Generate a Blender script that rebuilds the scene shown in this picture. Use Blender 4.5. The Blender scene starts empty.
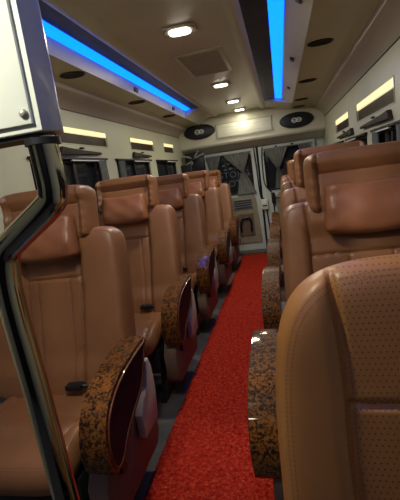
import bpy, bmesh, math, random
from mathutils import Vector, Matrix
random.seed(4)
SC = bpy.context.scene
COL = SC.collection
PI = math.pi

# ------------------------------------------------------------------ helpers
def link(o, parent=None):
    COL.objects.link(o)
    if parent is not None: o.parent = parent
    return o

def obj(name, bm, mat, parent=None, smooth=True, angle=40):
    me = bpy.data.meshes.new(name)
    bmesh.ops.recalc_face_normals(bm, faces=bm.faces)
    bm.to_mesh(me); bm.free()
    mats = mat if isinstance(mat, (list, tuple)) else [mat]
    for m in mats: me.materials.append(m)
    if smooth:
        me.shade_smooth()
        try: me.set_sharp_from_angle(angle=math.radians(angle))
        except Exception: pass
    return link(bpy.data.objects.new(name, me), parent)

def thing(name, label, cat, loc=(0, 0, 0), group=None):
    o = bpy.data.objects.new(name, None); COL.objects.link(o)
    o.empty_display_size = .1
    o.location = loc; o['label'] = label; o['category'] = cat
    if group: o['group'] = group
    return o

def tag(o, label, cat, group=None, kind=None):
    o['label'] = label; o['category'] = cat
    if group: o['group'] = group
    if kind: o['kind'] = kind
    return o

def struct(o, label=None):
    o['kind'] = 'structure'
    if label: o['label'] = label
    return o

def add_box(bm, x0, x1, y0, y1, z0, z1, bev=0, seg=2):
    vs = [bm.verts.new((x, y, z)) for x in (x0, x1) for y in (y0, y1) for z in (z0, z1)]
    fs = [bm.faces.new([vs[i] for i in q]) for q in
          ((0, 1, 3, 2), (4, 6, 7, 5), (0, 4, 5, 1), (2, 3, 7, 6), (0, 2, 6, 4), (1, 5, 7, 3))]
    if bev > 0:
        es = list({e for f in fs for e in f.edges})
        bmesh.ops.bevel(bm, geom=es, offset=bev, segments=seg, affect='EDGES', profile=.5)

def box(*a, **k):
    bm = bmesh.new(); add_box(bm, *a, **k); return bm

def add_prism(bm, pts, axis, a, b, bev=0, seg=2):
    """closed polygon (2-D points) extruded along axis between a and b"""
    def P(p, t):
        return {'x': (t, p[0], p[1]), 'y': (p[0], t, p[1]), 'z': (p[0], p[1], t)}[axis]
    A = [bm.verts.new(P(p, a)) for p in pts]; B = [bm.verts.new(P(p, b)) for p in pts]
    n = len(pts)
    fs = [bm.faces.new(A), bm.faces.new(B[::-1])]
    for i in range(n):
        bm.faces.new((A[i], B[i], B[(i + 1) % n], A[(i + 1) % n]))
    if bev > 0:
        es = [e for f in fs for e in f.edges]
        bmesh.ops.bevel(bm, geom=es, offset=bev, segments=seg, affect='EDGES', profile=.5)

def prism(*a, **k):
    bm = bmesh.new(); add_prism(bm, *a, **k); return bm

def smooth_path(pts, n=8, closed=False):
    pts = [Vector(p) for p in pts]; N = len(pts); out = []
    rng = range(N) if closed else range(N - 1)
    for i in rng:
        if closed: p0, p1, p2, p3 = pts[i - 1], pts[i], pts[(i + 1) % N], pts[(i + 2) % N]
        else: p0, p1, p2, p3 = pts[max(i - 1, 0)], pts[i], pts[i + 1], pts[min(i + 2, N - 1)]
        for k in range(n):
            t = k / n
            out.append(.5 * ((2 * p1) + (p2 - p0) * t + (2 * p0 - 5 * p1 + 4 * p2 - p3) * t * t + (3 * p1 - p0 - 3 * p2 + p3) * t ** 3))
    if not closed: out.append(pts[-1])
    return out

def add_tube(bm, path, r, seg=12, closed=False, cap=True):
    path = [Vector(p) for p in path]; N = len(path); rings = []
    up = None
    for i, p in enumerate(path):
        a = path[i - 1] if (i > 0 or closed) else p
        b = path[(i + 1) % N] if (i < N - 1 or closed) else p
        t = (b - a).normalized()
        if up is None:
            up = Vector((0, 0, 1)) if abs(t.z) < .9 else Vector((0, 1, 0))
        s = t.cross(up).normalized(); up = s.cross(t).normalized()
        rr = r[i] if isinstance(r, (list, tuple)) else r
        rings.append([bm.verts.new(p + rr * (math.cos(q) * s + math.sin(q) * up)) for q in [2 * PI * k / seg for k in range(seg)]])
    for i in range(N if closed else N - 1):
        A, B = rings[i], rings[(i + 1) % N]
        for k in range(seg): bm.faces.new((A[k], A[(k + 1) % seg], B[(k + 1) % seg], B[k]))
    if cap and not closed:
        bm.faces.new(rings[0][::-1]); bm.faces.new(rings[-1])

def tube(*a, **k):
    bm = bmesh.new(); add_tube(bm, *a, **k); return bm

def add_ellipsoid(bm, c, r, u=20, v=12):
    M = Matrix.Translation(c) @ Matrix.Diagonal((r[0], r[1], r[2], 1))
    bmesh.ops.create_uvsphere(bm, u_segments=u, v_segments=v, radius=1, matrix=M)

def add_disc(bm, c, rx, ry, axis, t, seg=32, bev=0):
    """elliptical plate of thickness t centred at c, normal along axis"""
    pts = [(rx * math.cos(2 * PI * k / seg), ry * math.sin(2 * PI * k / seg)) for k in range(seg)]
    if axis == 'y': add_prism(bm, [(c[0] + p[0], c[2] + p[1]) for p in pts], 'y', c[1] - t / 2, c[1] + t / 2, bev)
    elif axis == 'z': add_prism(bm, [(c[0] + p[0], c[1] + p[1]) for p in pts], 'z', c[2] - t / 2, c[2] + t / 2, bev)
    else: add_prism(bm, [(c[1] + p[0], c[2] + p[1]) for p in pts], 'x', c[0] - t / 2, c[0] + t / 2, bev)

def add_ering(bm, c, rx, ry, r, axis, seg=36):
    P = []
    for k in range(seg):
        a = 2 * PI * k / seg; p = (rx * math.cos(a), ry * math.sin(a))
        P.append({'y': (c[0] + p[0], c[1], c[2] + p[1]), 'z': (c[0] + p[0], c[1] + p[1], c[2]), 'x': (c[0], c[1] + p[0], c[2] + p[1])}[axis])
    add_tube(bm, P, r, 8, closed=True)

def sstep(a, b, x):
    t = max(0, min(1, (x - a) / (b - a))); return t * t * (3 - 2 * t)
def gs(d, w): return math.exp(-(d / w) ** 2)

# ------------------------------------------------------------------ materials
class NT:
    def __init__(s, name):
        s.m = bpy.data.materials.new(name); s.m.use_nodes = True
        s.t = s.m.node_tree; s.b = s.t.nodes['Principled BSDF']
    def n(s, kind, **k):
        nd = s.t.nodes.new(kind)
        for a, v in k.items():
            if hasattr(nd, a): setattr(nd, a, v)
        return nd
    def l(s, a, b): s.t.links.new(a, b)
    def math(s, op, a, b=None, c=None):
        nd = s.t.nodes.new('ShaderNodeMath'); nd.operation = op
        for i, v in enumerate((a, b, c)):
            if v is None: continue
            if isinstance(v, (int, float)): nd.inputs[i].default_value = v
            else: s.l(v, nd.inputs[i])
        return nd.outputs[0]
    def noise(s, scale, detail=3, rough=.5, dist=0, vec=None, stretch=None):
        nd = s.t.nodes.new('ShaderNodeTexNoise'); nd.inputs['Scale'].default_value = scale
        nd.inputs['Detail'].default_value = detail; nd.inputs['Roughness'].default_value = rough
        nd.inputs['Distortion'].default_value = dist
        if vec is None:
            tc = s.t.nodes.new('ShaderNodeTexCoord'); vec = tc.outputs['Object']
        if stretch:
            mp = s.t.nodes.new('ShaderNodeMapping'); mp.inputs['Scale'].default_value = stretch
            s.l(vec, mp.inputs['Vector']); vec = mp.outputs['Vector']
        s.l(vec, nd.inputs['Vector'])
        return nd
    def ramp(s, fac, stops):
        nd = s.t.nodes.new('ShaderNodeValToRGB')
        el = nd.color_ramp.elements
        while len(el) < len(stops): el.new(.5)
        for e, (p, c) in zip(el, stops): e.position = p; e.color = (*c, 1)
        s.l(fac, nd.inputs['Fac']); return nd.outputs['Color']
    def mix(s, f, a, b, mode='MIX'):
        nd = s.t.nodes.new('ShaderNodeMix'); nd.data_type = 'RGBA'; nd.blend_type = mode
        for sock, v in ((nd.inputs[0], f), (nd.inputs[6], a), (nd.inputs[7], b)):
            if isinstance(v, (int, float)): sock.default_value = v
            elif isinstance(v, tuple): sock.default_value = (*v, 1)
            else: s.l(v, sock)
        return nd.outputs[2]
    def bump(s, h, strength=.3, dist=.002):
        nd = s.t.nodes.new('ShaderNodeBump'); nd.inputs['Strength'].default_value = strength
        nd.inputs['Distance'].default_value = dist
        s.l(h, nd.inputs['Height']); s.l(nd.outputs[0], s.b.inputs['Normal'])
    def set(s, **k):
        for a, v in k.items():
            a = a.replace('_', ' ')
            if isinstance(v, tuple): v = (*v, 1)
            s.b.inputs[a].default_value = v

def plain(name, col, rough=.5, metal=0, var=.12, scale=14, coat=0, bump=0, spec=.5):
    N = NT(name); N.set(Roughness=rough, Metallic=metal, Coat_Weight=coat, Specular_IOR_Level=spec)
    nz = N.noise(scale, 4)
    lo = tuple(c * (1 - var) for c in col); hi = tuple(min(1, c * (1 + var)) for c in col)
    N.l(N.ramp(nz.outputs['Fac'], [(.3, lo), (.7, hi)]), N.b.inputs['Base Color'])
    if bump:
        nb = N.noise(scale * 25, 3); N.bump(nb.outputs['Fac'], bump, .001)
    return N.m

def leather(name, col, perforated=False):
    N = NT(name); N.set(Roughness=.42, Specular_IOR_Level=.5)
    nz = N.noise(5, 4); lo = tuple(c * .84 for c in col); hi = tuple(c * 1.12 for c in col)
    c = N.ramp(nz.outputs['Fac'], [(.3, lo), (.7, hi)])
    ed = N.n('ShaderNodeAttribute'); ed.attribute_name = 'edge'
    pt = N.n('ShaderNodeAttribute'); pt.attribute_name = 'seam'
    uv = N.n('ShaderNodeUVMap'); sp = N.n('ShaderNodeSeparateXYZ'); N.l(uv.outputs[0], sp.inputs[0])
    x, z = sp.outputs[0], sp.outputs[1]
    e = ed.outputs['Fac']
    # two rows of stitching beside the outer welt, dashes run round the edge
    def line(v, at, w): return N.math('LESS_THAN', N.math('ABSOLUTE', N.math('SUBTRACT', v, at)), w)
    dash = N.math('GREATER_THAN', N.math('SINE', N.math('MULTIPLY', N.math('ADD', x, z), 900)), -.35)
    st = N.math('MULTIPLY', N.math('MAXIMUM', line(e, .017, .0010), line(e, .0235, .0010)), dash)
    st = N.math('MAXIMUM', st, N.math('MULTIPLY', line(pt.outputs['Fac'], .006, .001), dash))
    hgt = N.noise(260, 3).outputs['Fac']
    c2 = N.mix(N.math('MULTIPLY', st, .55), c, tuple(k * .35 for k in col))
    h = N.math('SUBTRACT', N.math('MULTIPLY', hgt, .25), N.math('MULTIPLY', st, .6))
    if perforated:
        p = .0080
        row = N.math('FLOOR', N.math('DIVIDE', z, p))
        off = N.math('MULTIPLY', N.math('FLOORED_MODULO', row, 2.0), .5)
        fx = N.math('SUBTRACT', N.math('FRACT', N.math('ADD', N.math('DIVIDE', x, p), off)), .5)
        fz = N.math('SUBTRACT', N.math('FRACT', N.math('DIVIDE', z, p)), .5)
        d = N.math('SQRT', N.math('ADD', N.math('MULTIPLY', fx, fx), N.math('MULTIPLY', fz, fz)))
        hole = N.math('LESS_THAN', d, .17)
        ins = N.n('ShaderNodeAttribute'); ins.attribute_name = 'panel'
        hole = N.math('MULTIPLY', hole, N.math('GREATER_THAN', ins.outputs['Fac'], .5))
        c2 = N.mix(N.math('MULTIPLY', hole, .75), c2, tuple(k * .25 for k in col))
        h = N.math('SUBTRACT', h, hole)
    N.l(c2, N.b.inputs['Base Color'])
    N.bump(h, .35, .0015)
    return N.m

def emit(name, col, strength):
    N = NT(name); N.set(Base_Color=col, Emission_Color=col, Emission_Strength=strength, Roughness=.5)
    return N.m

M = {}
TAN = (.252, .106, .044)
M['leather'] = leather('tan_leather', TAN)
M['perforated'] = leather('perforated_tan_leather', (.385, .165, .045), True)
M['pillow'] = leather('tan_pillow_leather', (.285, .105, .047))
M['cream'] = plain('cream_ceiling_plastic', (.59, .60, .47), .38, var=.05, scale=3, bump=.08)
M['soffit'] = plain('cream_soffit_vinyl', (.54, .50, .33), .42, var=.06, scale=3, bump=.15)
M['mould'] = plain('shade_tinted_moulding_vinyl', (.40, .35, .28), .42, var=.05, scale=3, bump=.15)  # browner than the soffit: shade of the cove curve put into the colour
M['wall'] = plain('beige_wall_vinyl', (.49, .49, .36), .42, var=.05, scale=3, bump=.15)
M['fascia'] = plain('off_white_fascia_plastic', (.60, .58, .52), .3, var=.03, scale=4)
M['header'] = plain('white_header_plastic', (.62, .60, .48), .3, var=.04, scale=5)
M['white'] = plain('glossy_white_plastic', (.74, .78, .66), .22, var=.03, scale=6, coat=.5)
M['door'] = plain('pale_grey_door_paint', (.47, .52, .48), .4, var=.08, scale=6)
M['doortrim'] = plain('beige_door_card', (.25, .22, .15), .6, var=.12, scale=12, bump=.3)
M['floor'] = plain('dark_grey_floor_vinyl', (.09, .085, .075), .6, var=.2, scale=9, bump=.3)
M['sill'] = plain('brown_grey_sill', (.10, .085, .07), .5, var=.2)
M['black'] = plain('black_plastic', (.012, .012, .014), .4, var=.2, spec=.3)
M['blackmetal'] = plain('black_painted_metal', (.02, .02, .022), .4, .3, var=.2)
M['dark'] = plain('dark_brown_plastic', (.035, .025, .02), .6, var=.3, spec=.15)
M['sidecover'] = plain('rosy_beige_seat_plastic', (.15, .10, .075), .5, var=.1, scale=8, spec=.2)
M['cloth'] = plain('grey_curtain_cloth', (.17, .18, .165), .9, var=.15, scale=30, bump=.3)
M['badge'] = plain('silver_badge', (.75, .77, .77), .35, .0, var=.05)
M['screw'] = plain('dull_screw_metal', (.45, .43, .36), .4, .4, var=.1)
M['ledge'] = plain('grey_window_ledge', (.16, .17, .17), .5, var=.15)
M['blades'] = plain('pale_grey_blade_plastic', (.22, .22, .20), .4, var=.1)
M['letters'] = plain('blue_grey_window_lettering', (.06, .10, .14), .6, var=.1)
M['fabric_red'] = plain('red_lever_plastic', (.5, .02, .02), .4)
def chrome():
    N = NT('polished_steel'); N.set(Base_Color=(.50, .47, .36), Metallic=1.0, Roughness=.09)
    nz = N.noise(6, 2); N.l(N.math('MULTIPLY_ADD', nz.outputs['Fac'], .06, .05), N.b.inputs['Roughness']); return N.m
M['chrome'] = chrome()
def glass():
    N = NT('dark_night_window_glass'); N.set(Base_Color=(.02, .022, .026), Roughness=.04, Specular_IOR_Level=.6)
    N.set(Alpha=.9)
    return N.m
M['glass'] = glass()
def film():
    N = NT('dark_blue_marbled_film'); N.set(Roughness=.3, Specular_IOR_Level=.12)
    nz = N.noise(9, 6, .65, 1.6)
    N.l(N.ramp(nz.outputs['Fac'], [(.35, (.006, .009, .02)), (.52, (.02, .03, .045)), (.6, (.04, .045, .05)), (.68, (.01, .015, .03))]), N.b.inputs['Base Color'])
    return N.m
M['film'] = film()
def mirror_brown():
    N = NT('dark_brown_gloss_glass'); N.set(Roughness=.35, Specular_IOR_Level=.06)
    nz = N.noise(5, 3); N.l(N.ramp(nz.outputs['Fac'], [(.3, (.025, .014, .009)), (.7, (.05, .030, .02))]), N.b.inputs['Base Color'])
    return N.m
M['brownglass'] = mirror_brown()
def burl():
    N = NT('lacquered_burl_wood'); N.set(Roughness=.55, Specular_IOR_Level=.1, Coat_Weight=.6, Coat_Roughness=.05)
    a = N.noise(48, 5, .6, 1.6); b = N.noise(120, 4, .6, 1.0)
    s = N.math('ADD', N.math('MULTIPLY', a.outputs['Fac'], .65), N.math('MULTIPLY', b.outputs['Fac'], .35))
    N.l(N.ramp(s, [(.38, (.007, .003, .0015)), (.47, (.032, .012, .004)), (.56, (.19, .066, .011)), (.68, (.04, .013, .003))]), N.b.inputs['Base Color'])
    return N.m
M['burl'] = burl()
M['rim'] = plain('red_brown_lacquer', (.10, .028, .012), .4, var=.1, coat=.2, spec=.2)
M['inset'] = plain('gloss_black_inset', (.006, .006, .012), .4, var=.2, spec=.08)
def carpet():
    N = NT('red_looped_carpet'); N.set(Roughness=.95, Specular_IOR_Level=.1)
    v = N.n('ShaderNodeTexVoronoi'); v.inputs['Scale'].default_value = 150
    tc = N.n('ShaderNodeTexCoord'); N.l(tc.outputs['Object'], v.inputs['Vector'])
    nz = N.noise(60, 4, .7); big = N.noise(4, 2)
    c = N.ramp(nz.outputs['Fac'], [(.34, (.20, .006, .003)), (.5, (.50, .036, .016)), (.66, (.82, .10, .045))])
    c = N.mix(N.math('MULTIPLY', v.outputs['Distance'], .7), c, (.22, .003, .002))
    c = N.mix(N.math('MULTIPLY', big.outputs['Fac'], .25), c, (.45, .010, .006))
    N.l(c, N.b.inputs['Base Color'])
    N.bump(N.math('SUBTRACT', nz.outputs['Fac'], v.outputs['Distance']), .9, .01)
    return N.m
M['carpet'] = carpet()
M['led'] = emit('blue_led_diffuser', (.0, .100, 1.0), 4.6)
M['lamp'] = emit('lit_downlight_diffuser', (1.0, .93, .74), 7)
M['lamp_warm'] = emit('lit_warm_strip_diffuser', (1.0, .86, .46), .80)
M['panel'] = plain('milky_panel', (.80, .80, .68), .25, var=.02, scale=4)

# ------------------------------------------------------------------ soft upholstery form
def puff(W, H, Tf, Tb, n=5, m=4, N=(40, 40), front=None, warp=None, ring=(2.0, 2.0)):
    """closed stuffed form: x in +-W, z in +-H, front towards -y"""
    bm = bmesh.new()
    uvl = bm.loops.layers.uv.new('UVMap')
    le = bm.verts.layers.float.new('edge'); ls = bm.verts.layers.float.new('seam'); lp = bm.verts.layers.float.new('panel')
    nx, nz = N
    def dist(i, k, p):
        t = 2 * i / k - 1; a = abs(t)
        return math.copysign(a * (1 - .12) + .12 * (1 - (1 - a) ** p), t)
    grids = []; uvd = {}
    for side in (-1, 1):
        g = []
        for j in range(nz + 1):
            row = []
            for i in range(nx + 1):
                a, b = dist(i, nx, 3), dist(j, nz, 3)
                r = max(abs(a), abs(b))
                s = r / ((abs(a) ** n + abs(b) ** n) ** (1 / n)) if r > 0 else 1
                x, z = W * a * s, H * b * s
                if r > .9999 and side == 1:
                    row.append(grids[0][j][i]); continue
                ex = (1 - r) * min(W, H)
                dome = (1 - r ** (m * 2)) ** (1 / 2.2)
                se, pa = 1.0, 0.0
                if side == -1:
                    y = -Tf * dome
                    if front:
                        dy, se, pa = front(x, z); y -= dy * min(1, ex / .012)
                else: y = Tb * dome
                if warp: X, Y, Z = warp(x, y, z)
                else: X, Y, Z = x, y, z
                v = bm.verts.new((X, Y, Z)); v[le] = ex if side == -1 else 1.0; v[ls] = se; v[lp] = pa
                uvd[v] = (x + 1, z + 1)
                row.append(v)
            g.append(row)
        grids.append(g)
        for j in range(nz):
            for i in range(nx):
                q = [g[j][i], g[j][i + 1], g[j + 1][i + 1], g[j + 1][i]]
                q = list(dict.fromkeys(q))
                try: f = bm.faces.new(q if side == -1 else q[::-1])
                except ValueError: continue
                for lo in f.loops: lo[uvl].uv = uvd[lo.vert]
    return bm

REC = math.radians(13)
def recline(x, y, z, hz=.45, a=REC, y0=0):
    dz = z - hz
    return (x, y0 + y * math.cos(a) + dz * math.sin(a), hz + dz * math.cos(a) - y * math.sin(a))

def backrest_bm(perf=False, xs0=.14, fill=True):
    zc, H, W = .750, .360, .312
    def front(x, z):
        zz = z + zc; ax = abs(x)
        xs = xs0 + .012 * sstep(.92, 1.1, zz) - .012 * sstep(.85, .6, zz)
        d = (.008 if perf else .022) * max(sstep(xs - .010, xs + .03, ax), sstep(.96, 1.03, zz) if fill else 0)                     # side bolsters
        d += .010 * math.cos(min(1, ax / xs) * PI / 2)                # soft belly of the centre panel
        ds = ax - xs
        se = abs(ds)
        d -= .009 * gs(ds, .006)
        if ax < xs:
            h = zz - .905
            d -= .008 * gs(h, .005); se = min(se, abs(h))
            if not perf and zz < .905:
                d -= .005 * gs(ax - .075, .005); se = min(se, abs(ax - .075))
        d += .014 * sstep(.60, .50, zz)                               # lumbar
        e = 1.0 if ds < -.007 else 0.0
        sgn = 1 if (ds > 0 or (ax < xs)) else -1
        return d, se, e
    def warp(x, y, z):
        zz = z + zc
        x *= 1 - .025 * sstep(.80, 1.10, zz)                           # shoulders narrow towards the top
        return recline(x, y, zz)
    return puff(W, H, .050, .085, n=5.2 if perf else 11, m=10, N=(190, 190) if perf else (100, 110), front=front, warp=warp)

def headrest_bm():
    def front(x, z):
        ax = abs(x)
        d = .022 * sstep(.145, .185, ax) + .020 * sstep(.03, .075, z)
        ds = ax - .158
        d -= .006 * gs(z - .035, .004) * (1 if ax < .158 else 0)
        d -= .006 * gs(ds, .004)
        d += .002 * math.sin(z * 160 + 3 * math.sin(x * 30)) * sstep(.14, .18, ax)
        return d, abs(ds), 0
    def warp(x, y, z):
        return recline(x, y - .02, z + 1.160, a=math.radians(12))
    return puff(.204, .118, .050, .07, n=8, m=7, N=(60, 48), front=front, warp=warp)

def pillow_bm(seed=0):
    rnd = random.Random(seed)
    ph = [rnd.uniform(0, 6) for _ in range(4)]
    def front(x, z):
        w = .0028 * math.sin(x * 46 + z * 25 + ph[0]) * math.sin(z * 40 + ph[1]) + .002 * math.sin(z * 90 - x * 30 + ph[2]) * sstep(.05, .13, abs(x))
        d = w + .010 * gs(z + .02, .05)
        return d, 1.0, 0
    def warp(x, y, z):
        x *= 1 + .05 * (-z / .1)
        return recline(x, y - .088, z + 1.066 - .010 * math.cos(x / .13 * 1.4), a=math.radians(12))
    return puff(.150, .090, .042, .035, n=10, m=4, N=(44, 32), front=front, warp=warp)

def cushion_bm():
    def front(x, z):                                                  # z runs back to front here
        ax = abs(x)
        d = .022 * sstep(.17, .235, ax) - .008 * gs(ax - .185, .006)
        if ax < .185: d -= .006 * gs(z - .02, .006)
        return d, abs(ax - .185), 0
    def warp(x, y, z):
        # sheet laid flat: -y becomes up, z becomes towards the front
        yy = -z - .225
        up = -y
        drop = .05 * sstep(-.30, -.50, yy)
        return (x, yy, .385 + up + .03 * sstep(-.1, -.40, yy) - drop)
    return puff(.245, .255, .06, .07, n=6, m=4, N=(50, 44), front=front, warp=warp)

ARM = [(.00, .652), (-.16, .648), (-.28, .630), (-.355, .600), (-.405, .560), (-.432, .505), (-.440, .45), (-.432, .40), (-.41, .365), (-.375, .352), (-.335, .365), (-.30, .395), (-.24, .43), (-.15, .465), (-.09, .50), (-.045, .56), (-.01, .615)]
def arm_outline(k=1.0):
    pts = smooth_path([(p[0], p[1], 0) for p in ARM], 4, closed=True)
    cx, cz = -.25, .52
    out = []
    for i, p in enumerate(pts):
        a, b = pts[i - 1], pts[(i + 1) % len(pts)]
        t = (b - a).normalized(); nrm = Vector((-t.y, t.x, 0))
        q = p + nrm * k
        out.append((q.x, q.y))
    return out

def make_seat(side, ax0, ax1, headrest=True, perf=False, seed=0, name='bus_seat'):
    """side = +1: armrest on +x (left row), -1: armrest on -x (right row)"""
    t = thing(name, '', 'seat')
    L = M['perforated'] if perf else M['leather']
    obj('backrest', backrest_bm(perf, .128 if side > 0 else .206, not perf), L, t)
    obj('seat_cushion', cushion_bm(), M['leather'], t)
    if headrest:
        h = obj('headrest', headrest_bm(), M['leather'], t)
        obj('neck_pillow', pillow_bm(seed), M['pillow'], h)
    # armrest on the aisle side
    xa, xb = side * ax0, side * ax1
    bm = bmesh.new(); add_prism(bm, arm_outline(0), 'x', min(xa, xb), max(xa, xb), bev=.012, seg=3)
    a = obj('armrest', bm, M['burl'], t, angle=50)
    xf = xb + side * .001
    # gloss inset on the aisle face and its rim
    o2 = arm_outline(.020)
    if abs(sum(o2[i][0] * o2[(i + 1) % len(o2)][1] - o2[(i + 1) % len(o2)][0] * o2[i][1] for i in range(len(o2)))) > abs(sum(arm_outline(0)[i][0] * arm_outline(0)[(i + 1) % len(o2)][1] - arm_outline(0)[(i + 1) % len(o2)][0] * arm_outline(0)[i][1] for i in range(len(o2)))):
        o2 = arm_outline(-.020)
    obj('armrest_inset', prism(o2, 'x', min(xf, xf + side * .002), max(xf, xf + side * .002)), M['inset'], a)
    obj('armrest_rim', tube([(xf, p[0], p[1]) for p in o2], .0042, 8, closed=True), M['rim'], a)
    # bracket and lower shell
    xs0, xs1 = side * .262, side * (ax0 + .045)
    x0, x1 = min(xs0, xs1), max(xs0, xs1)
    obj('armrest_bracket', prism([(-.12, .28), (.03, .28), (.045, .40), (.045, .50), (.025, .545), (-.005, .545), (-.02, .50), (-.035, .45), (-.09, .43), (-.13, .38)], 'x', min(side * (ax0 + .048), side * (ax0 + .080)), max(side * (ax0 + .048), side * (ax0 + .080)), bev=.006), plain_bracket, t)
    obj('side_cover', prism([(-.40, .16), (-.36, .12), (.06, .12), (.10, .17), (.10, .36), (.05, .41), (-.20, .41), (-.36, .37), (-.41, .30)], 'x', x0, x1, bev=.010), M['sidecover'], t)
    xo0, xo1 = sorted((-side * .262, -side * .285))
    obj('side_cover', prism([(-.40, .16), (-.36, .12), (.06, .12), (.10, .17), (.10, .36), (.05, .41), (-.20, .41), (-.36, .37), (-.41, .30)], 'x', xo0, xo1, bev=.008), M['sidecover'], t)
    obj('seat_base', box(-.235, .235, -.40, .08, .19, .335, bev=.012), M['black'], t)
    for sx in (-1, 1):
        obj('floor_rail', prism([(-.38, 0), (.10, 0), (.10, .02), (.02, .03), (-.01, .195), (-.06, .195), (-.10, .04), (-.20, .04), (-.24, .195), (-.30, .195), (-.33, .03), (-.38, .02)], 'x', sx * .21 - .018, sx * .21 + .018, bev=.003), M['blackmetal'], t)
    # seat belt buckle lying in the crease
    bm = bmesh.new()
    add_tube(bm, [(side * .20, -.03, .44), (side * .17, -.06, .475), (side * .11, -.075, .485)], .009, 8)
    add_box(bm, side * .08 - .035, side * .08 + .035, -.10, -.055, .472, .494, bev=.005)
    obj('belt_buckle', bm, M['black'], t)
    obj('recline_knob', tube([(side * (ax0 + .04), -.30, .30), (side * (ax0 + .062), -.30, .30)], .020, 16), M['black'], t)
    return t
plain_bracket = plain('pale_beige_bracket_plastic', (.50, .45, .36), .45, var=.06)

def copy_tree(o, parent=None):
    c = o.copy(); COL.objects.link(c)
    if parent is not None: c.parent = parent
    for ch in list(o.children): copy_tree(ch, c)
    return c

def raise_head(s, dz):
    for c in s.children:
        if c.name.startswith('headrest'): c.location = (0, dz * .2, dz)

PITCH, Y0 = .94, 1.42
LX, RX = -.975, .285
left0 = make_seat(1, .290, .380, seed=3)
right0 = make_seat(-1, .352, .442, seed=7)
labelsL = ['brown leather armchair seat nearest on the left, behind the bent steel pole',
           'brown leather seat second from the front in the left row, burl armrest at the aisle',
           'brown leather seat third from the front in the left row',
           'brown leather seat fourth in the left row, second from the rear doors',
           'brown leather seat at the rear end of the left row, next to the doors']
labelsR = ['tan seat with large neck pillow behind the perforated headless backrest',
           'brown leather seat in the right row, its headrest showing behind the largest pillow',
           'brown leather seat in the right row, third from the rear end',
           'brown leather seat in the right row, last but one before the rear doors',
           'brown leather seat at the rear end of the right row, nearest the rear doors']
protoL, protoR = [left0], [right0]
for k in range(5):
    s = left0 if k == 0 else copy_tree(left0)
    s.location = (LX - (.015 if k in (1, 2) else 0), Y0 + PITCH * k, 0.001)
    raise_head(s, (.012, .03, .012, .02, .01)[k])
    s['label'] = labelsL[k]; s['category'] = 'seat'; s['group'] = 'brown leather seats of the left row'
for k in range(5):
    s = right0 if k == 0 else copy_tree(right0)
    s.location = (RX, Y0 + PITCH * k, 0.001)
    if k == 1: raise_head(s, .045)
    s['label'] = labelsR[k]; s['category'] = 'seat'; s['group'] = 'brown leather seats of the right row'
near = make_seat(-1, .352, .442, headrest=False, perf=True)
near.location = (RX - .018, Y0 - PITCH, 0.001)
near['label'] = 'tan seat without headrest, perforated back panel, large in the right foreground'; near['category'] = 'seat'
near['group'] = 'brown leather seats of the right row'

# ------------------------------------------------------------------ body shell
YF, YR = -1.6, 5.95
ZC = 2.0
XL, XR = -1.33, .615
struct(obj('floor', box(XL - .1, XR + .1, YF, YR + .1, -.06, 0), M['floor'], smooth=False))

# ceiling: cross section extruded, recessed coves up to y=4.8 (left) and 5.0 (right)
def ext(profile, y0, y1, th=.05):
    bm = bmesh.new()
    A = [bm.verts.new((x, y0, z)) for x, z in profile]; B = [bm.verts.new((x, y1, z)) for x, z in profile]
    top = max(z for x, z in profile) + th
    C = [bm.verts.new((profile[-1][0], y0, top)), bm.verts.new((profile[0][0], y0, top))]
    D = [bm.verts.new((profile[-1][0], y1, top)), bm.verts.new((profile[0][0], y1, top))]
    P, Q = A + C, B + D
    n = len(P)
    for i in range(n): bm.faces.new((P[i], Q[i], Q[(i + 1) % n], P[(i + 1) % n]))
    bm.faces.new(P[::-1]); bm.faces.new(Q)
    return bm
mid = [(-.83, 1.985), (-.805, 1.976), (-.775, 1.976), (-.75, 1.985), (-.735, 2.0), (-.195, 2.0), (-.18, 1.985), (-.155, 1.976), (-.13, 1.976), (-.11, 1.985)]
struct(obj('ceiling', ext(mid, YF, YR), M['cream'], angle=60))
def merge_ext(parts):
    bm = bmesh.new()
    for prof, a, b in parts:
        t = ext(prof, a, b); me = bpy.data.meshes.new('t'); t.to_mesh(me); t.free(); bm.from_mesh(me); bpy.data.meshes.remove(me)
    return bm
sofL = [(-1.20, 1.885), (-1.17, 1.900), (-1.14, 1.905), (-1.012, 1.905)]
sofR = [(.205, 1.905), (.42, 1.905), (.46, 1.900), (.50, 1.885)]
molL = [(-1.335, 1.778), (-1.318, 1.81), (-1.285, 1.838), (-1.25, 1.85), (-1.215, 1.862), (-1.2, 1.885)]
molR = [(.50, 1.885), (.512, 1.862), (.545, 1.845), (.58, 1.82), (.603, 1.785), (.620, 1.755)]
struct(obj('trim_13', merge_ext([(molL, YF, YR)]), M['mould'], angle=35), 'moulding between left wall and soffit, browned to stand for curve shade')
struct(obj('trim_14', merge_ext([(molR, YF, YR)]), M['mould'], angle=35), 'moulding between right wall and soffit, browned to stand for curve shade')
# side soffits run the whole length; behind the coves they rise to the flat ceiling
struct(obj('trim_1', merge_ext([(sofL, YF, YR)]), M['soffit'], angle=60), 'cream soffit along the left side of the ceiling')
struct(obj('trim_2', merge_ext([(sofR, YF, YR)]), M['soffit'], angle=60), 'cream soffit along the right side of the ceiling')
struct(obj('trim_3', ext([(-1.012, 1.905), (-.98, 1.93), (-.92, 1.965), (-.83, 1.985)], 4.70, YR), M['cream'], angle=60), 'flat ceiling piece behind the left light cove')
struct(obj('trim_4', ext([(-.11, 1.985), (-.0, 1.965), (.12, 1.93), (.205, 1.905)], 5.0, YR), M['cream'], angle=60), 'flat ceiling piece behind the right light cove')
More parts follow.
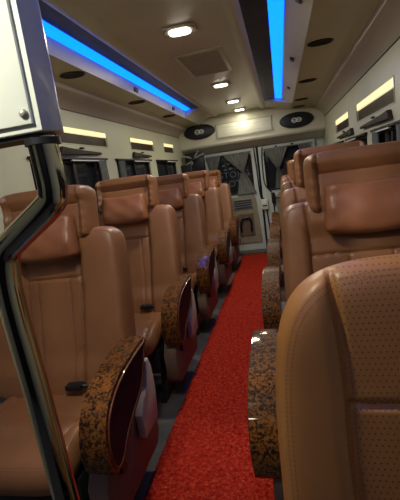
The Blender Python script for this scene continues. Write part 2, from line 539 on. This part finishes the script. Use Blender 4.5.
# cove backing above the film
struct(obj('trim_5', box(-1.012, -.83, YF, 4.70, 2.012, 2.05), M['black'], smooth=False), 'dark backing of the left cove')
struct(obj('trim_6', box(-.11, .205, YF, 5.0, 2.012, 2.05), M['black'], smooth=False), 'dark backing of the right cove')

def cove(xa, xb, xc, f0, f1, yend, side, lab, clips):
    # film panel between ridge and led
    t = tag(obj('cove_panel', prism([(xa, 1.985), (xb, 1.992), (xb, 2.012), (xa, 2.012)], 'y', YF, yend), M['film'], smooth=False),
            'dark marbled glossy panel beside the blue light strip on the %s' % lab, 'panel')
    z1 = 1.975
    l = tag(obj('led_strip', prism([(xb, 1.990), (xb, 2.006), (xc, 1.992), (xc, z1)], 'y', YF, yend - .02), M['led'], smooth=False),
            'long glowing blue light strip along the %s side of the ceiling' % lab, 'light')
    f = thing('cove_rail', 'off-white rail with small dark clips beside the %s blue light strip' % lab, 'rail', (f1[0], 0, 1.91))
    bm = bmesh.new()
    if side > 0: pts = [f0, (f0[0] + .004, f0[1] + .02), (f1[0] + .004, f0[1] + .02), (f1[0] + .004, f1[1])]
    else: pts = [f0, (f0[0] - .004, f0[1] + .02), (f1[0] - .004, f0[1] + .02), (f1[0] - .004, f1[1])]
    add_prism(bm, pts + [f1], 'y', YF, yend + .03)
    o = obj('rail_body', bm, M['fascia'], f, smooth=False); o.location = (-f1[0], 0, -1.91)
    mx, mz = (f0[0] + f1[0]) / 2, (f0[1] + f1[1]) / 2
    d = Vector((f1[0] - f0[0], 0, f1[1] - f0[1])).normalized()
    nn = Vector((-d.z, 0, d.x))
    if nn.z > 0: nn = -nn
    for y in clips:
        b2 = bmesh.new(); add_box(b2, -.016, .016, -.045, .045, -.007, .007, bev=.005)
        rot = Matrix((( d.x, 0, nn.x), (0, 1, 0), (d.z, 0, nn.z))).to_4x4()
        bmesh.ops.transform(b2, matrix=Matrix.Translation((mx, y, mz)) @ rot, verts=b2.verts)
        c = obj('clip', b2, M['black'], f); c.location = (-f1[0], 0, -1.91)
cove(-.83, -.935, -.992, (-.992, 1.972), (-1.012, 1.903), 4.70, -1, 'left', (1.78, 3.05, 4.15))
cove(-.11, .016, .092, (.095, 1.972), (.205, 1.903), 5.0, 1, 'right', (1.98, 3.05, 4.15))

# soffit air outlets
def outlet(x, y, label, group):
    t = thing('air_outlet', label, 'air vent', (x, y, 1.903), group)
    b = bmesh.new(); add_disc(b, (0, 0, .0), .076, .062, 'z', .008, 32, bev=.002); obj('housing', b, M['black'], t)
    b = bmesh.new()
    for k in (-2, -1, 0, 1, 2):
        w = .066 * math.sqrt(1 - (k * .02 / .062) ** 2)
        add_box(b, -w, w, k * .02 - .002, k * .02 + .002, -.006, -.0035)
    obj('louver', b, M['dark'], t)
for y, w in ((2.26, 'nearest of those in the left soffit'), (3.33, 'second from the front in the left soffit'), (4.33, 'rearmost of those in the left soffit')):
    outlet(-1.105, y, 'black oval air outlet, ' + w, 'oval air outlets in the left soffit')
for y, w in ((2.63, 'nearest of those in the right soffit'), (3.76, 'second from the front in the right soffit'), (4.80, 'third from the front in the right soffit'), (5.38, 'next to the right loudspeaker')):
    outlet(.297, y, 'black oval air outlet, ' + w, 'oval air outlets in the right soffit')

# ceiling lamps
def lamp(y, label, power):
    t = thing('ceiling_lamp', label, 'ceiling light', (-.44, y, 2.0), 'downlights along the ceiling centre')
    b = bmesh.new(); add_box(b, -.085, .085, -.065, .065, -.012, .0, bev=.008); obj('bezel', b, M['fascia'], t)
    pts = []
    for k in range(32):
        a = 2 * PI * k / 32; c, s = math.cos(a), math.sin(a)
        pts.append((.056 * math.copysign(abs(c) ** .55, c), .042 * math.copysign(abs(s) ** .55, s)))
    b = bmesh.new(); add_prism(b, pts, 'z', -.021, -.012, bev=.002); obj('diffuser', b, M['lamp'], t)
    for s in (-1, 1):
        b = bmesh.new(); add_tube(b, [(s * .064, -.05, -.012), (s * .080, -.03, -.016), (s * .080, .03, -.016), (s * .064, .05, -.012)], .003, 6); obj('chrome_clip', b, M['chrome'], t)
    ld = bpy.data.lights.new('downlight', 'AREA'); ld.shape = 'ELLIPSE'; ld.size = .11; ld.size_y = .085
    ld.energy = power; ld.color = (1.0, .93, .69)
    lo = bpy.data.objects.new('downlight_beam', ld); COL.objects.link(lo); lo.parent = t; lo.location = (0, 0, -.028)
lamp(.70, 'added unseen ceiling lamp ahead of the rows, above the picture', 9)  # unseen lamp, added to light the foreground seats
lamp(-.75, 'added unseen fill lamp behind the photographer, outside the picture', 2.5)  # unseen fill behind the camera, added to light the foreground panel
lamp(2.21, 'brightest and nearest lit downlight in the ceiling centre, with corner brackets', 9)
lamp(3.71, 'second lit downlight from the front, behind the ceiling hatch', 9)
lamp(4.68, 'third lit downlight from the front', 9)
lamp(5.40, 'small lit downlight closest to the rear speaker panel', 1.6)

# unseen fill lamp, added to brighten the white partition panel
t = thing('fill_lamp', 'small added fill lamp aimed at the white panel, outside the picture', 'lamp', (-.62, -.10, 2.0))
b = bmesh.new(); add_disc(b, (0, 0, -.006), .045, .045, 'z', .012, 28, bev=.002); obj('lamp_base', b, M['fascia'], t)
b = bmesh.new(); add_ellipsoid(b, (0, .0, -.022), (.028, .028, .018)); obj('lamp_head', b, M['lamp'], t)
ld = bpy.data.lights.new('fill_beam', 'SPOT'); ld.energy = 66; ld.spot_size = math.radians(46); ld.spot_blend = .7; ld.color = (1.0, .95, .80); ld.shadow_soft_size = .03
lo = bpy.data.objects.new('fill_beam', ld); COL.objects.link(lo); lo.parent = t; lo.location = (0, .02, -.05)
lo.rotation_euler = Vector((.13, .60, -.42)).to_track_quat('-Z', 'Y').to_euler()

# ceiling hatch with fine slats
t = thing('ceiling_grille', 'square grey slatted grille in the ceiling between the first two lamps', 'vent', (-.44, 2.95, 2.0))
obj('grille_frame', box(-.155, .155, -.31, .31, -.008, 0, bev=.003), M['cream'], t)
b = bmesh.new()
for k in range(24): add_box(b, -.13, .13, -.28 + k * .0245, -.28 + k * .0245 + .012, -.013, -.006)
obj('slat', b, plain('grey_beige_grille', (.42, .40, .33), .5), t)

# ------------------------------------------------------------------ side walls
def wall(name, x, side, wins, uppers, zt, zw0, zw1, zu0, zu1, mat):
    """boxes around openings; side=+1: wall extends to larger x"""
    xo = x + side * .06; a, c = min(x, xo), max(x, xo)
    bm = bmesh.new()
    def row(z0, z1, holes):
        y = YF
        for h0, h1 in sorted(holes):
            add_box(bm, a, c, y, h0, z0, z1); y = h1
        add_box(bm, a, c, y, YR, z0, z1)
    row(0, zw0, []); row(zw0, zw1, wins); row(zw1, zu0, []); row(zu0, zu1, uppers); row(zu1, zt, [])
    bmesh.ops.remove_doubles(bm, verts=bm.verts, dist=1e-5)
    return struct(obj(name, bm, mat, smooth=False))
WL = [(-.2, 1.25), (2.02, 3.0), (3.23, 4.13), (4.36, 5.25)]
WR = [(.4, 1.9), (2.10, 2.87), (3.10, 3.93), (4.16, 5.1)]
UL = [(2.0, 3.11), (3.64, 4.34), (4.75, 5.2)]
UR = [(1.2, 1.9), (2.36, 3.42), (3.80, 4.64)]
wall('wall_left', XL, -1, WL, UL, 1.80, .88, 1.462, 1.566, 1.672, M['wall'])
wall('wall_right', XR, 1, WR, UR, 1.775, .82, 1.365, 1.478, 1.605, M['wall'])
# thin dark joint line between wall and soffit, and a soft ledge
struct(obj('trim_7', box(XR - .006, XR + .001, YF, 5.6, 1.752, 1.757), M['dark'], smooth=False), 'thin dark joint line on the right wall')
struct(obj('trim_8', box(XL - .001, XL + .006, YF, 5.6, 1.780, 1.785), M['sidecover'], smooth=False), 'thin joint line on the left wall')

wn = 0
def window(x, side, y0, y1, z0, z1):
    global wn
    wn += 1
    w = bpy.data.objects.new('window_%d' % wn, None); COL.objects.link(w); struct(w)
    w.location = (x, (y0 + y1) / 2, z0)
    def o(name, bm, m):
        ob = obj(name, bm, m, w, smooth=False); ob.location = (-x, -(y0 + y1) / 2, -z0); return ob
    # glass set back in the wall
    xg = sorted((x + side * .035, x + side * .041))
    o('glass', box(xg[0], xg[1], y0 + .005, y1 - .005, z0 + .005, z1 - .005), M['glass'])
    bm = bmesh.new(); f = .022; xf = sorted((x + side * .012, x + side * .05))
    add_box(bm, *xf, y0 + .001, y1 - .001, z1 - f, z1 - .001); add_box(bm, *xf, y0 + .001, y1 - .001, z0 + .001, z0 + f)
    add_box(bm, *xf, y0 + .001, y0 + f, z0 + f, z1 - f); add_box(bm, *xf, y1 - f, y1 - .001, z0 + f, z1 - f)
    o('window_frame', bm, M['black'])
    ym = y0 + (y1 - y0) * .52
    o('mullion', box(*xf, ym - .018, ym + .018, z0 + f, z1 - f), M['black'])
    # top rail proud of the wall
    xr = sorted((x - side * .022, x - side * .001))
    o('curtain_rail', box(xr[0], xr[1], y0 - .02, y1 + .02, z1 - .004, z1 + .012, bev=.003), M['black'])
    # pale strip imitating a line of reflected light under the rail
    xr = sorted((x - side * .020, x - side * .004))
    o('rail_glint', box(xr[0], xr[1], y0 + (y1 - y0) * .45, y1 - .05, z1 - .012, z1 - .0045), M['badge'])
for y0, y1 in WL: window(XL, -1, y0, y1, .88, 1.462)
for y0, y1 in WR: window(XR, 1, y0, y1, .82, 1.365)

# small grey curtains gathered beside the panes
def gather(name, x, y0, y1, z0, z1, label, axis='y', group=None, mat=None, waist=None):
    nu, nv = 40, 24; bm = bmesh.new(); g = []
    amp = .010
    for s in (0, 1):
        gg = []
        for j in range(nv + 1):
            v = j / nv; z = z1 + (z0 - z1) * v; row = []
            for i in range(nu + 1):
                u = i / nu
                if waist: c0, c1 = waist(v); p = c0 + (c1 - c0) * u
                else: p = y0 + (y1 - y0) * u
                d = amp * math.sin(u * PI * 14 + .6 * math.sin(v * 5)) + s * .003
                row.append(bm.verts.new((x + d, p, z) if axis == 'y' else (p, x + d, z)))
            gg.append(row)
        g.append(gg)
        for j in range(nv):
            for i in range(nu): bm.faces.new((gg[j][i], gg[j][i + 1], gg[j + 1][i + 1], gg[j + 1][i]))
    for j in range(nv):
        for i in (0, nu): bm.faces.new((g[0][j][i], g[0][j + 1][i], g[1][j + 1][i], g[1][j][i]))
    for i in range(nu):
        for j in (0, nv): bm.faces.new((g[0][j][i], g[0][j][i + 1], g[1][j][i + 1], g[1][j][i]))
    return tag(obj(name, bm, mat or M['cloth'], angle=80), label, 'curtain', group)
gather('curtain', XL + .015, 2.06, 2.22, .95, 1.455, 'grey curtain bunched at the near end of the left window closest to the pole', group='side window curtains')
gather('curtain', XL + .015, 2.86, 2.98, .95, 1.455, 'grey curtain bunched at the rear end of the left window closest to the pole', group='side window curtains')
gather('curtain', XL + .015, 3.25, 3.36, .95, 1.455, 'grey curtain bunched at the near end of the next left window towards the rear', group='side window curtains')
gather('curtain', XR - .015, 2.16, 2.28, .90, 1.358, 'grey curtain bunched at the near end of the large right window', group='side window curtains')
gather('curtain', XR - .015, 2.74, 2.84, .90, 1.358, 'grey curtain bunched at the rear end of the large right window', group='side window curtains')

# upper strips: lit warm strip over a dark glossy pane
def upper(x, side, y0, y1, z0, z1, label, group, lit=.036, slope=.0):
    t = thing('wall_lamp', label, 'wall light', (x, (y0 + y1) / 2, z0), group)
    def o(name, bm, m):
        ob = obj(name, bm, m, t, smooth=False); ob.location = (-x, -(y0 + y1) / 2, -z0); return ob
    xp = sorted((x + side * .012, x + side * .03))
    o('gloss_pane', box(xp[0], xp[1], y0 + .001, y1 - .001, z0 + .001, z1 - lit), M['brownglass'])
    xp = sorted((x + side * .002, x + side * .03))
    o('strip_diffuser', box(xp[0], xp[1], y0 + .001, y1 - .001, z1 - lit + .001, z1 - .001), M['lamp_warm'])
    bm = bmesh.new(); f = .006; xf = sorted((x - side * .004, x - side * .0005))
    add_box(bm, *xf, y0 - f, y1 + f, z1, z1 + f); add_box(bm, *xf, y0 - f, y1 + f, z0 - f, z0)
    add_box(bm, *xf, y0 - f, y0, z0, z1); add_box(bm, *xf, y1, y1 + f, z0, z1)
    o('surround', bm, M['wall'])
G1, G2 = 'warm strip lights on the left wall', 'warm strip lights on the right wall'
for (y0, y1), w in zip(UL, ('nearest, longest warm strip light on the left wall above a dark glossy pane', 'second warm strip light on the left wall, above a dark glossy pane', 'short warm strip light near the rear of the left wall')):
    upper(XL, -1, y0, y1, 1.566, 1.672, w, G1)
for (y0, y1), w in zip(UR, ('strip light on the right wall, outside the picture frame', 'large tilted-looking warm strip light over a dark pane on the right wall', 'smaller warm strip light on the right wall nearer the rear')):
    upper(XR, 1, y0, y1, 1.478, 1.605, w, G2, .048)

# tapered dark fittings under the strips
def fitting(x, side, y0, y1, z, label, group):
    t = thing('wall_fitting', label, 'fitting', (x, (y0 + y1) / 2, z), group)
    L = y1 - y0; h = L / 2
    pts = [(-h, -.022), (-h + .03, .028), (-h + .12, .020), (-.02, .012), (h - .01, .004), (h, -.012), (.0, -.014), (-.08, -.018)]
    a, c = sorted((-side * .001, -side * .028))
    obj('fitting_body', prism(pts, 'x', a, c, bev=.004), M['dark'], t)
    b = bmesh.new(); add_ellipsoid(b, (-side * .02, -.0, .026), (.012, .035, .008)); obj('release_button', b, M['black'], t)
for y0, y1, w in ((2.33, 2.92, 'the nearest on the left wall'), (3.62, 4.15, 'the second on the left wall')):
    fitting(XL, -1, y0, y1, 1.511, 'dark tapered fitting under a warm strip light, ' + w, 'tapered fittings on the left wall')
for y0, y1, w in ((2.40, 3.20, 'the nearest on the right wall'), (3.58, 4.42, 'the second on the right wall')):
    fitting(XR, 1, y0, y1, 1.422, 'dark tapered fitting under a warm strip light, ' + w, 'tapered fittings on the right wall')

# ------------------------------------------------------------------ rear end
bm = bmesh.new()
add_box(bm, XL - .06, -1.07, 5.9, YR, 0, 1.95); add_box(bm, .50, XR + .06, 5.9, YR, 0, 1.95)
add_box(bm, -1.07, .50, 5.9, YR, 1.52, 1.95); add_box(bm, -1.07, .50, 5.9, YR, 0, .045)
struct(obj('wall_rear', bm, M['door'], smooth=False))
# header box that carries the speakers
hp = [(5.60, 2.0), (5.585, 1.80), (5.60, 1.625), (5.62, 1.60), (5.89, 1.515), (5.89, 2.0)]
struct(obj('trim_9', prism(hp, 'x', XL + .0, XR - .0), M['header'], angle=30), 'cream header panel across the rear that carries the loudspeakers')
struct(obj('trim_10', box(XL, XR, YF, YF + .05, 0, 2.0), M['black'], smooth=False), 'front bulkhead behind the camera')
# bright framed panel in the header
t = thing('header_panel', 'bright rectangular cream panel between the two rear loudspeakers', 'panel', (-.425, 5.585, 1.78))
obj('panel_face', box(-.365, .365, -.012, .004, -.085, .085, bev=.004), M['panel'], t)
b = bmesh.new()
add_tube(b, [(-.375, -.002, -.095), (.375, -.002, -.095), (.375, -.002, .095), (-.375, -.002, .095)], .005, 8, closed=True)
obj('panel_border', b, M['fascia'], t)
b = bmesh.new()
for k in range(3): add_box(b, -.30, .30, -.015, -.011, -.045 + k * .04, -.042 + k * .04)
obj('panel_rib', b, M['fascia'], t)
# loudspeakers
def speaker(x, z, label):
    t = thing('loudspeaker', label, 'speaker', (x, 5.588, z), 'oval loudspeakers in the rear header')
    b = bmesh.new(); add_disc(b, (0, -.008, 0), .218, .098, 'y', .022, 48, bev=.006); obj('housing', b, M['blackmetal'], t)
    b = bmesh.new(); add_ering(b, (0, -.02, 0), .200, .084, .006, 'y'); add_ering(b, (0, -.02, 0), .155, .062, .004, 'y'); obj('grille_ring', b, M['black'], t)
    b = bmesh.new(); add_ering(b, (-.028, -.024, 0), .030, .026, .006, 'y', 24); add_ering(b, (.030, -.024, 0), .030, .022, .007, 'y', 24)
    add_box(b, -.005, .008, -.030, -.02, -.024, .024); add_box(b, -.06, .062, -.024, -.019, -.004, .004)
    obj('badge', b, M['badge'], t)
speaker(-1.03, 1.815, 'black oval loudspeaker on the left of the rear header panel')
speaker(.262, 1.765, 'black oval loudspeaker on the right of the rear header panel')
for x in (-.04, .20):
    pass

# rear doors
def rear_door(n, x0, x1, wx0, wx1, glz0, glz1):
    d = bpy.data.objects.new('door_%d' % n, None); COL.objects.link(d); struct(d); d.location = ((x0 + x1) / 2, 5.88, .05)
    ox, oy, oz = d.location
    def o(name, bm, m, p=None, sm=False):
        ob = obj(name, bm, m, p or d, smooth=sm)
        if p is None: ob.location = (-ox, -oy, -oz)
        return ob
    bm = bmesh.new(); a, b = 5.855, 5.895
    add_box(bm, x0, wx0, a, b, .05, 1.515); add_box(bm, wx1, x1, a, b, .05, 1.515)
    add_box(bm, wx0, wx1, a, b, .05, glz0); add_box(bm, wx0, wx1, a, b, glz1, 1.515)
    bmesh.ops.remove_doubles(bm, verts=bm.verts, dist=1e-5)
    o('door_leaf', bm, M['door'])
    bm = bmesh.new(); g = .012
    P = [(wx0 + .03, glz0), (wx1 - .03, glz0), (wx1, glz0 + .03), (wx1, glz1 - .03), (wx1 - .03, glz1), (wx0 + .03, glz1), (wx0, glz1 - .03), (wx0, glz0 + .03)]
    add_tube(bm, [(p[0], 5.852, p[1]) for p in P], g, 8, closed=True)
    o('window_seal', bm, M['black'], sm=True)
    gl = o('window_glass', box(wx0, wx1, 5.875, 5.880, glz0, glz1), M['glass'])
    return d, o, gl
dl, oL, glL = rear_door(1, -1.06, -.315, -.98, -.40, .90, 1.45)
dr, oR, glR = rear_door(2, -.285, .49, -.205, .41, .90, 1.45)
# left door card
oL('door_card', prism([(-.97, .16), (-.37, .16), (-.355, .2), (-.385, .80), (-.41, .85), (-.97, .85)], 'y', 5.838, 5.856, bev=.006), M['doortrim'])
bm = bmesh.new(); add_box(bm, -.72, -.44, 5.826, 5.839, .665, .815, bev=.006); v = oL('door_vent', bm, M['ledge'])
bm = bmesh.new()
for k in range(4): add_box(bm, -.70, -.46, 5.820, 5.828, .685 + k * .033, .697 + k * .033)
o_ = oL('vent_slat', bm, M['black'])
bm = bmesh.new(); add_tube(bm, smooth_path([(-.64, 5.835, .36), (-.64, 5.80, .37), (-.64, 5.79, .46), (-.60, 5.79, .53), (-.53, 5.80, .54), (-.49, 5.80, .50), (-.49, 5.80, .37), (-.50, 5.835, .35)], 5), .016, 8); oL('pull_handle', bm, M['black'], sm=True)
bm = bmesh.new(); add_box(bm, -.67, -.45, 5.825, 5.839, .27, .60, bev=.01); oL('handle_recess', bm, M['sidecover'])
# right door card and latch
oR('door_card', prism([(-.10, .16), (.42, .16), (.42, .85), (-.06, .85), (-.10, .80)], 'y', 5.838, 5.856, bev=.006), M['doortrim'])
bm = bmesh.new(); add_box(bm, -.165, -.115, 5.80, 5.856, .70, .86, bev=.01); oR('latch', bm, M['black'])
bm = bmesh.new(); add_tube(bm, smooth_path([(-.12, 5.80, .77), (-.05, 5.78, .775), (-.01, 5.78, .74), (.0, 5.78, .66)], 5), .009, 8); oR('latch_lever', bm, M['black'], sm=True)
bm = bmesh.new(); add_tube(bm, [(-.145, 5.838, .70), (-.125, 5.838, .10)], .008, 8); add_tube(bm, smooth_path([(-.225, 5.84, 1.50), (-.245, 5.84, 1.30), (-.245, 5.84, 1.02), (-.20, 5.84, .92), (-.15, 5.84, .86)], 5), .008, 8); oR('lock_rod', bm, M['black'], sm=True)
# door seal cord along the closing edge
struct(obj('trim_11', tube(smooth_path([(-.34, 5.845, 1.51), (-.33, 5.845, 1.2), (-.325, 5.845, .95), (-.31, 5.845, .80), (-.27, 5.845, .78), (-.25, 5.845, .62), (-.22, 5.845, .10)], 5), .009, 8), M['black']), 'black seal cord along the meeting edges of the rear doors')
t = thing('lock_box', 'white plastic lock box between the rear doors', 'lock', (-.27, 5.83, .66))
obj('lock_body', box(-.05, .05, -.03, .024, -.03, .12, bev=.01), M['fascia'], t); obj('lock_slot', box(-.03, .03, -.034, -.029, .02, .035), M['black'], t)
for x, w in ((-.036, 'near the closing edge'), (.185, 'above the right window')):
    b = bmesh.new(); add_disc(b, (x, 5.848, 1.485), .018, .014, 'y', .012, 20)
    tag(obj('door_bolt', b, M['black']), 'small black bolt cap above the right rear door, ' + w, 'bolt', 'bolt caps above the rear doors')

# lettering on the left rear glass (seen from inside)
def text(body, x, z, size, parent):
    cu = bpy.data.curves.new('t', 'FONT'); cu.body = body; cu.size = size; cu.extrude = .0012; cu.align_x = 'CENTER'; cu.space_character = 1.15
    o = bpy.data.objects.new('t', cu); COL.objects.link(o)
    dg = bpy.context.evaluated_depsgraph_get(); me = bpy.data.meshes.new_from_object(o.evaluated_get(dg))
    bpy.data.objects.remove(o)
    me.materials.clear(); me.materials.append(M['letters'])
    q = bpy.data.objects.new('window_lettering', me); COL.objects.link(q); q.parent = parent
    q.rotation_euler = (PI / 2, 0, 0); q.location = (x, 5.872, z)
    return q
text('STORG', -.66, 1.14, .125, glL); text('BOTT', -.66, 1.01, .125, glL)
bm = bmesh.new()
for k, (x, z) in enumerate(((-.80, 1.32), (-.72, 1.34), (-.64, 1.33), (-.56, 1.31), (-.78, 1.26), (-.70, 1.27), (-.62, 1.26))):
    add_disc(bm, (x, 5.872, z), .025, .014, 'y', .003, 14)
q = obj('window_decal', bm, M['letters'], glL)

# hourglass curtains
def hour(xc0, xc1, tie, b0, b1, vt):
    def w(v):
        if v < vt:
            t = v / vt; t = t ** 1.1
            return (xc0 + (tie - .02 - xc0) * t, xc1 + (tie + .02 - xc1) * t)
        t = (v - vt) / (1 - vt); t = t ** .8
        return (tie - .02 + (b0 - tie + .02) * t, tie + .02 + (b1 - tie - .02) * t)
    return w
GC = 'tied grey curtains on the rear door windows'
gather('curtain', 5.815, 0, 0, .885, 1.46, 'grey curtain tied at its waist, flaring beside the lettering on the left rear window', 'x', GC, waist=hour(-.78, -.41, -.53, -.64, -.36, .45))
gather('curtain', 5.815, 0, 0, .905, 1.46, 'grey curtain on the far left of the left rear window, mostly behind seats', 'x', GC, waist=hour(-1.03, -.82, -.95, -1.02, -.86, .5))
gather('curtain', 5.815, 0, 0, .905, 1.46, 'grey hourglass curtain on the right rear window', 'x', GC, waist=hour(-.20, .12, -.03, -.10, .04, .5))
gather('curtain', 5.815, 0, 0, .905, 1.46, 'grey curtain at the right edge of the right rear window', 'x', GC, waist=hour(.26, .42, .37, .33, .42, .5))
for a, b, w in ((-1.04, -.38, 'left'), (-.22, .45, 'right')):
    t = tag(obj('curtain_rod', tube([(a, 5.815, 1.468), (b, 5.815, 1.468)], .007, 8), M['blades']), 'thin curtain rod across the top of the %s rear window' % w, 'rod')

# wall fan in the rear left corner
t = thing('wall_fan', 'dark wall fan with pale slanting blades in the rear left corner', 'fan', (-1.14, 5.5, 1.42))
b = bmesh.new(); add_box(b, -.14, .13, .02, .10, -.16, .14, bev=.03); obj('fan_housing', b, M['black'], t)
b = bmesh.new(); add_ellipsoid(b, (0, -.02, .04), (.03, .03, .03)); obj('hub', b, M['black'], t)
for a in (28, 62, 150, 215, 242):
    q = math.radians(a); b = bmesh.new(); dx, dz = math.cos(q), math.sin(q)
    add_tube(b, [(dx * .02, -.02, .04 + dz * .02), (dx * .08, -.01, .04 + dz * .07), (dx * .17, -.03, .04 + dz * .12)], [.008, .014, .010], 8)
    obj('blade', b, M['blades'], t)
b = bmesh.new(); add_tube(b, [(-.05, .06, -.02), (-.139, .06, -.02)], .02, 10); obj('wall_bracket', b, M['black'], t)
t2 = tag(obj('wall_cabinet', box(XL + .001, XL + .16, 5.45, 5.72, 1.20, 1.40, bev=.01), M['black']), 'black box on the left wall under the rear fan', 'box')

# floor: carpet and sill
bm = bmesh.new(); NX, NY = 60, 300; rr = random.Random(2)
g = []
for j in range(NY + 1):
    row = []
    for i in range(NX + 1):
        x = -.672 + .70 * i / NX; y = .95 + 4.78 * j / NY
        ed = i in (0, NX) or j in (0, NY)
        row.append(bm.verts.new((x + (rr.uniform(-.004, .004) if ed else 0), y, .002 if ed else .010 + rr.uniform(0, .006))))
    g.append(row)
for j in range(NY):
    for i in range(NX): bm.faces.new((g[j][i], g[j][i + 1], g[j + 1][i + 1], g[j + 1][i]))
tag(obj('aisle_carpet', bm, M['carpet'], angle=90), 'long bright red looped carpet along the aisle between the seat rows', 'carpet')
struct(obj('trim_12', box(-1.05, .48, 5.74, 5.85, 0, .045, bev=.006), M['sill']), 'brown grey threshold at the rear doors')

# ------------------------------------------------------------------ foreground: partition panel and bent grab pole
t = thing('partition_panel', 'white moulded panel with a screw cap at the top left, very near', 'panel', (-.40, .5, 1.335))
def tilt(bm):
    bmesh.ops.transform(bm, matrix=Matrix.Translation((0, 0, 0)), verts=bm.verts); return bm
bm = bmesh.new()
add_prism(bm, [(-.35, .0), (.099, .0), (.109, .034), (.098, .058), (-.35, .058)], 'z', 0, .60, bev=.0025, seg=3)
obj('panel_shell', bm, M['white'], t)
bm = bmesh.new(); add_prism(bm, [(-.35, .010), (.090, .010), (.090, .58), (-.35, .58)], 'y', -.006, .001, bev=.003)
obj('raised_face', bm, M['white'], t)
b = bmesh.new(); add_ellipsoid(b, (.081, -.007, .024), (.006, .005, .006)); obj('screw_cap', b, M['screw'], t)
obj('edge_gasket', box(-.35, .088, .006, .052, -.006, .001), M['black'], t)
obj('mounting_plate', box(-.34, .09, .004, .054, .60, .6645), M['white'], t)
t = thing('grab_pole', 'bent polished steel grab pole in the left foreground', 'pole', (-.39, .53, 0))
P = [(-.320, .525, 1.330), (-.318, .525, 1.278), (-.319, .525, 1.254), (-.329, .525, 1.237), (-.390, .525, 1.197), (-.412, .525, 1.180), (-.423, .525, 1.154), (-.427, .525, 1.09), (-.418, .525, .9), (-.404, .525, .5), (-.39, .525, .012)]
P = [(p[0], p[1], p[2]) for p in P]
bm = bmesh.new(); add_tube(bm, smooth_path(P, 6), .0205, 28)
o = obj('pole_tube', bm, M['chrome'], t); o.location = (.39, -.53, 0)
b = bmesh.new(); add_disc(b, (0, -.005, .016), .045, .045, 'z', .012, 32, bev=.003); obj('base_flange', b, M['chrome'], t)
b = bmesh.new(); add_tube(b, [(.071, -.005, 1.320), (.071, -.005, 1.3285)], .0245, 24); obj('top_collar', b, M['blackmetal'], t)

# ------------------------------------------------------------------ world, camera
w = bpy.data.worlds.new('night'); SC.world = w; w.use_nodes = True
w.node_tree.nodes['Background'].inputs[0].default_value = (.10, .11, .14, 1)
w.node_tree.nodes['Background'].inputs[1].default_value = .05

f = 400.; VP = (280., 163.); roll = .1
F = Vector((VP[0] - 200, 250 - VP[1], -f)).normalized()
U = Vector((-roll, 1, 0)); U = (U - U.dot(F) * F).normalized()
R = F.cross(U)
rot = Matrix((R, F, U))            # rows: world axes in camera coordinates
cam = bpy.data.cameras.new('camera'); co = bpy.data.objects.new('camera', cam); COL.objects.link(co)
cam.sensor_fit = 'VERTICAL'; cam.sensor_height = 36; cam.lens = 36 * f / 500; cam.clip_start = .02
co.matrix_world = Matrix.Translation((0, 0, 1.25)) @ rot.to_4x4()
SC.camera = co
vs = SC.view_settings
vs.view_transform = 'Standard'; vs.look = 'None'; vs.exposure = 0.0; vs.gamma = 1; vs.use_curve_mapping = False
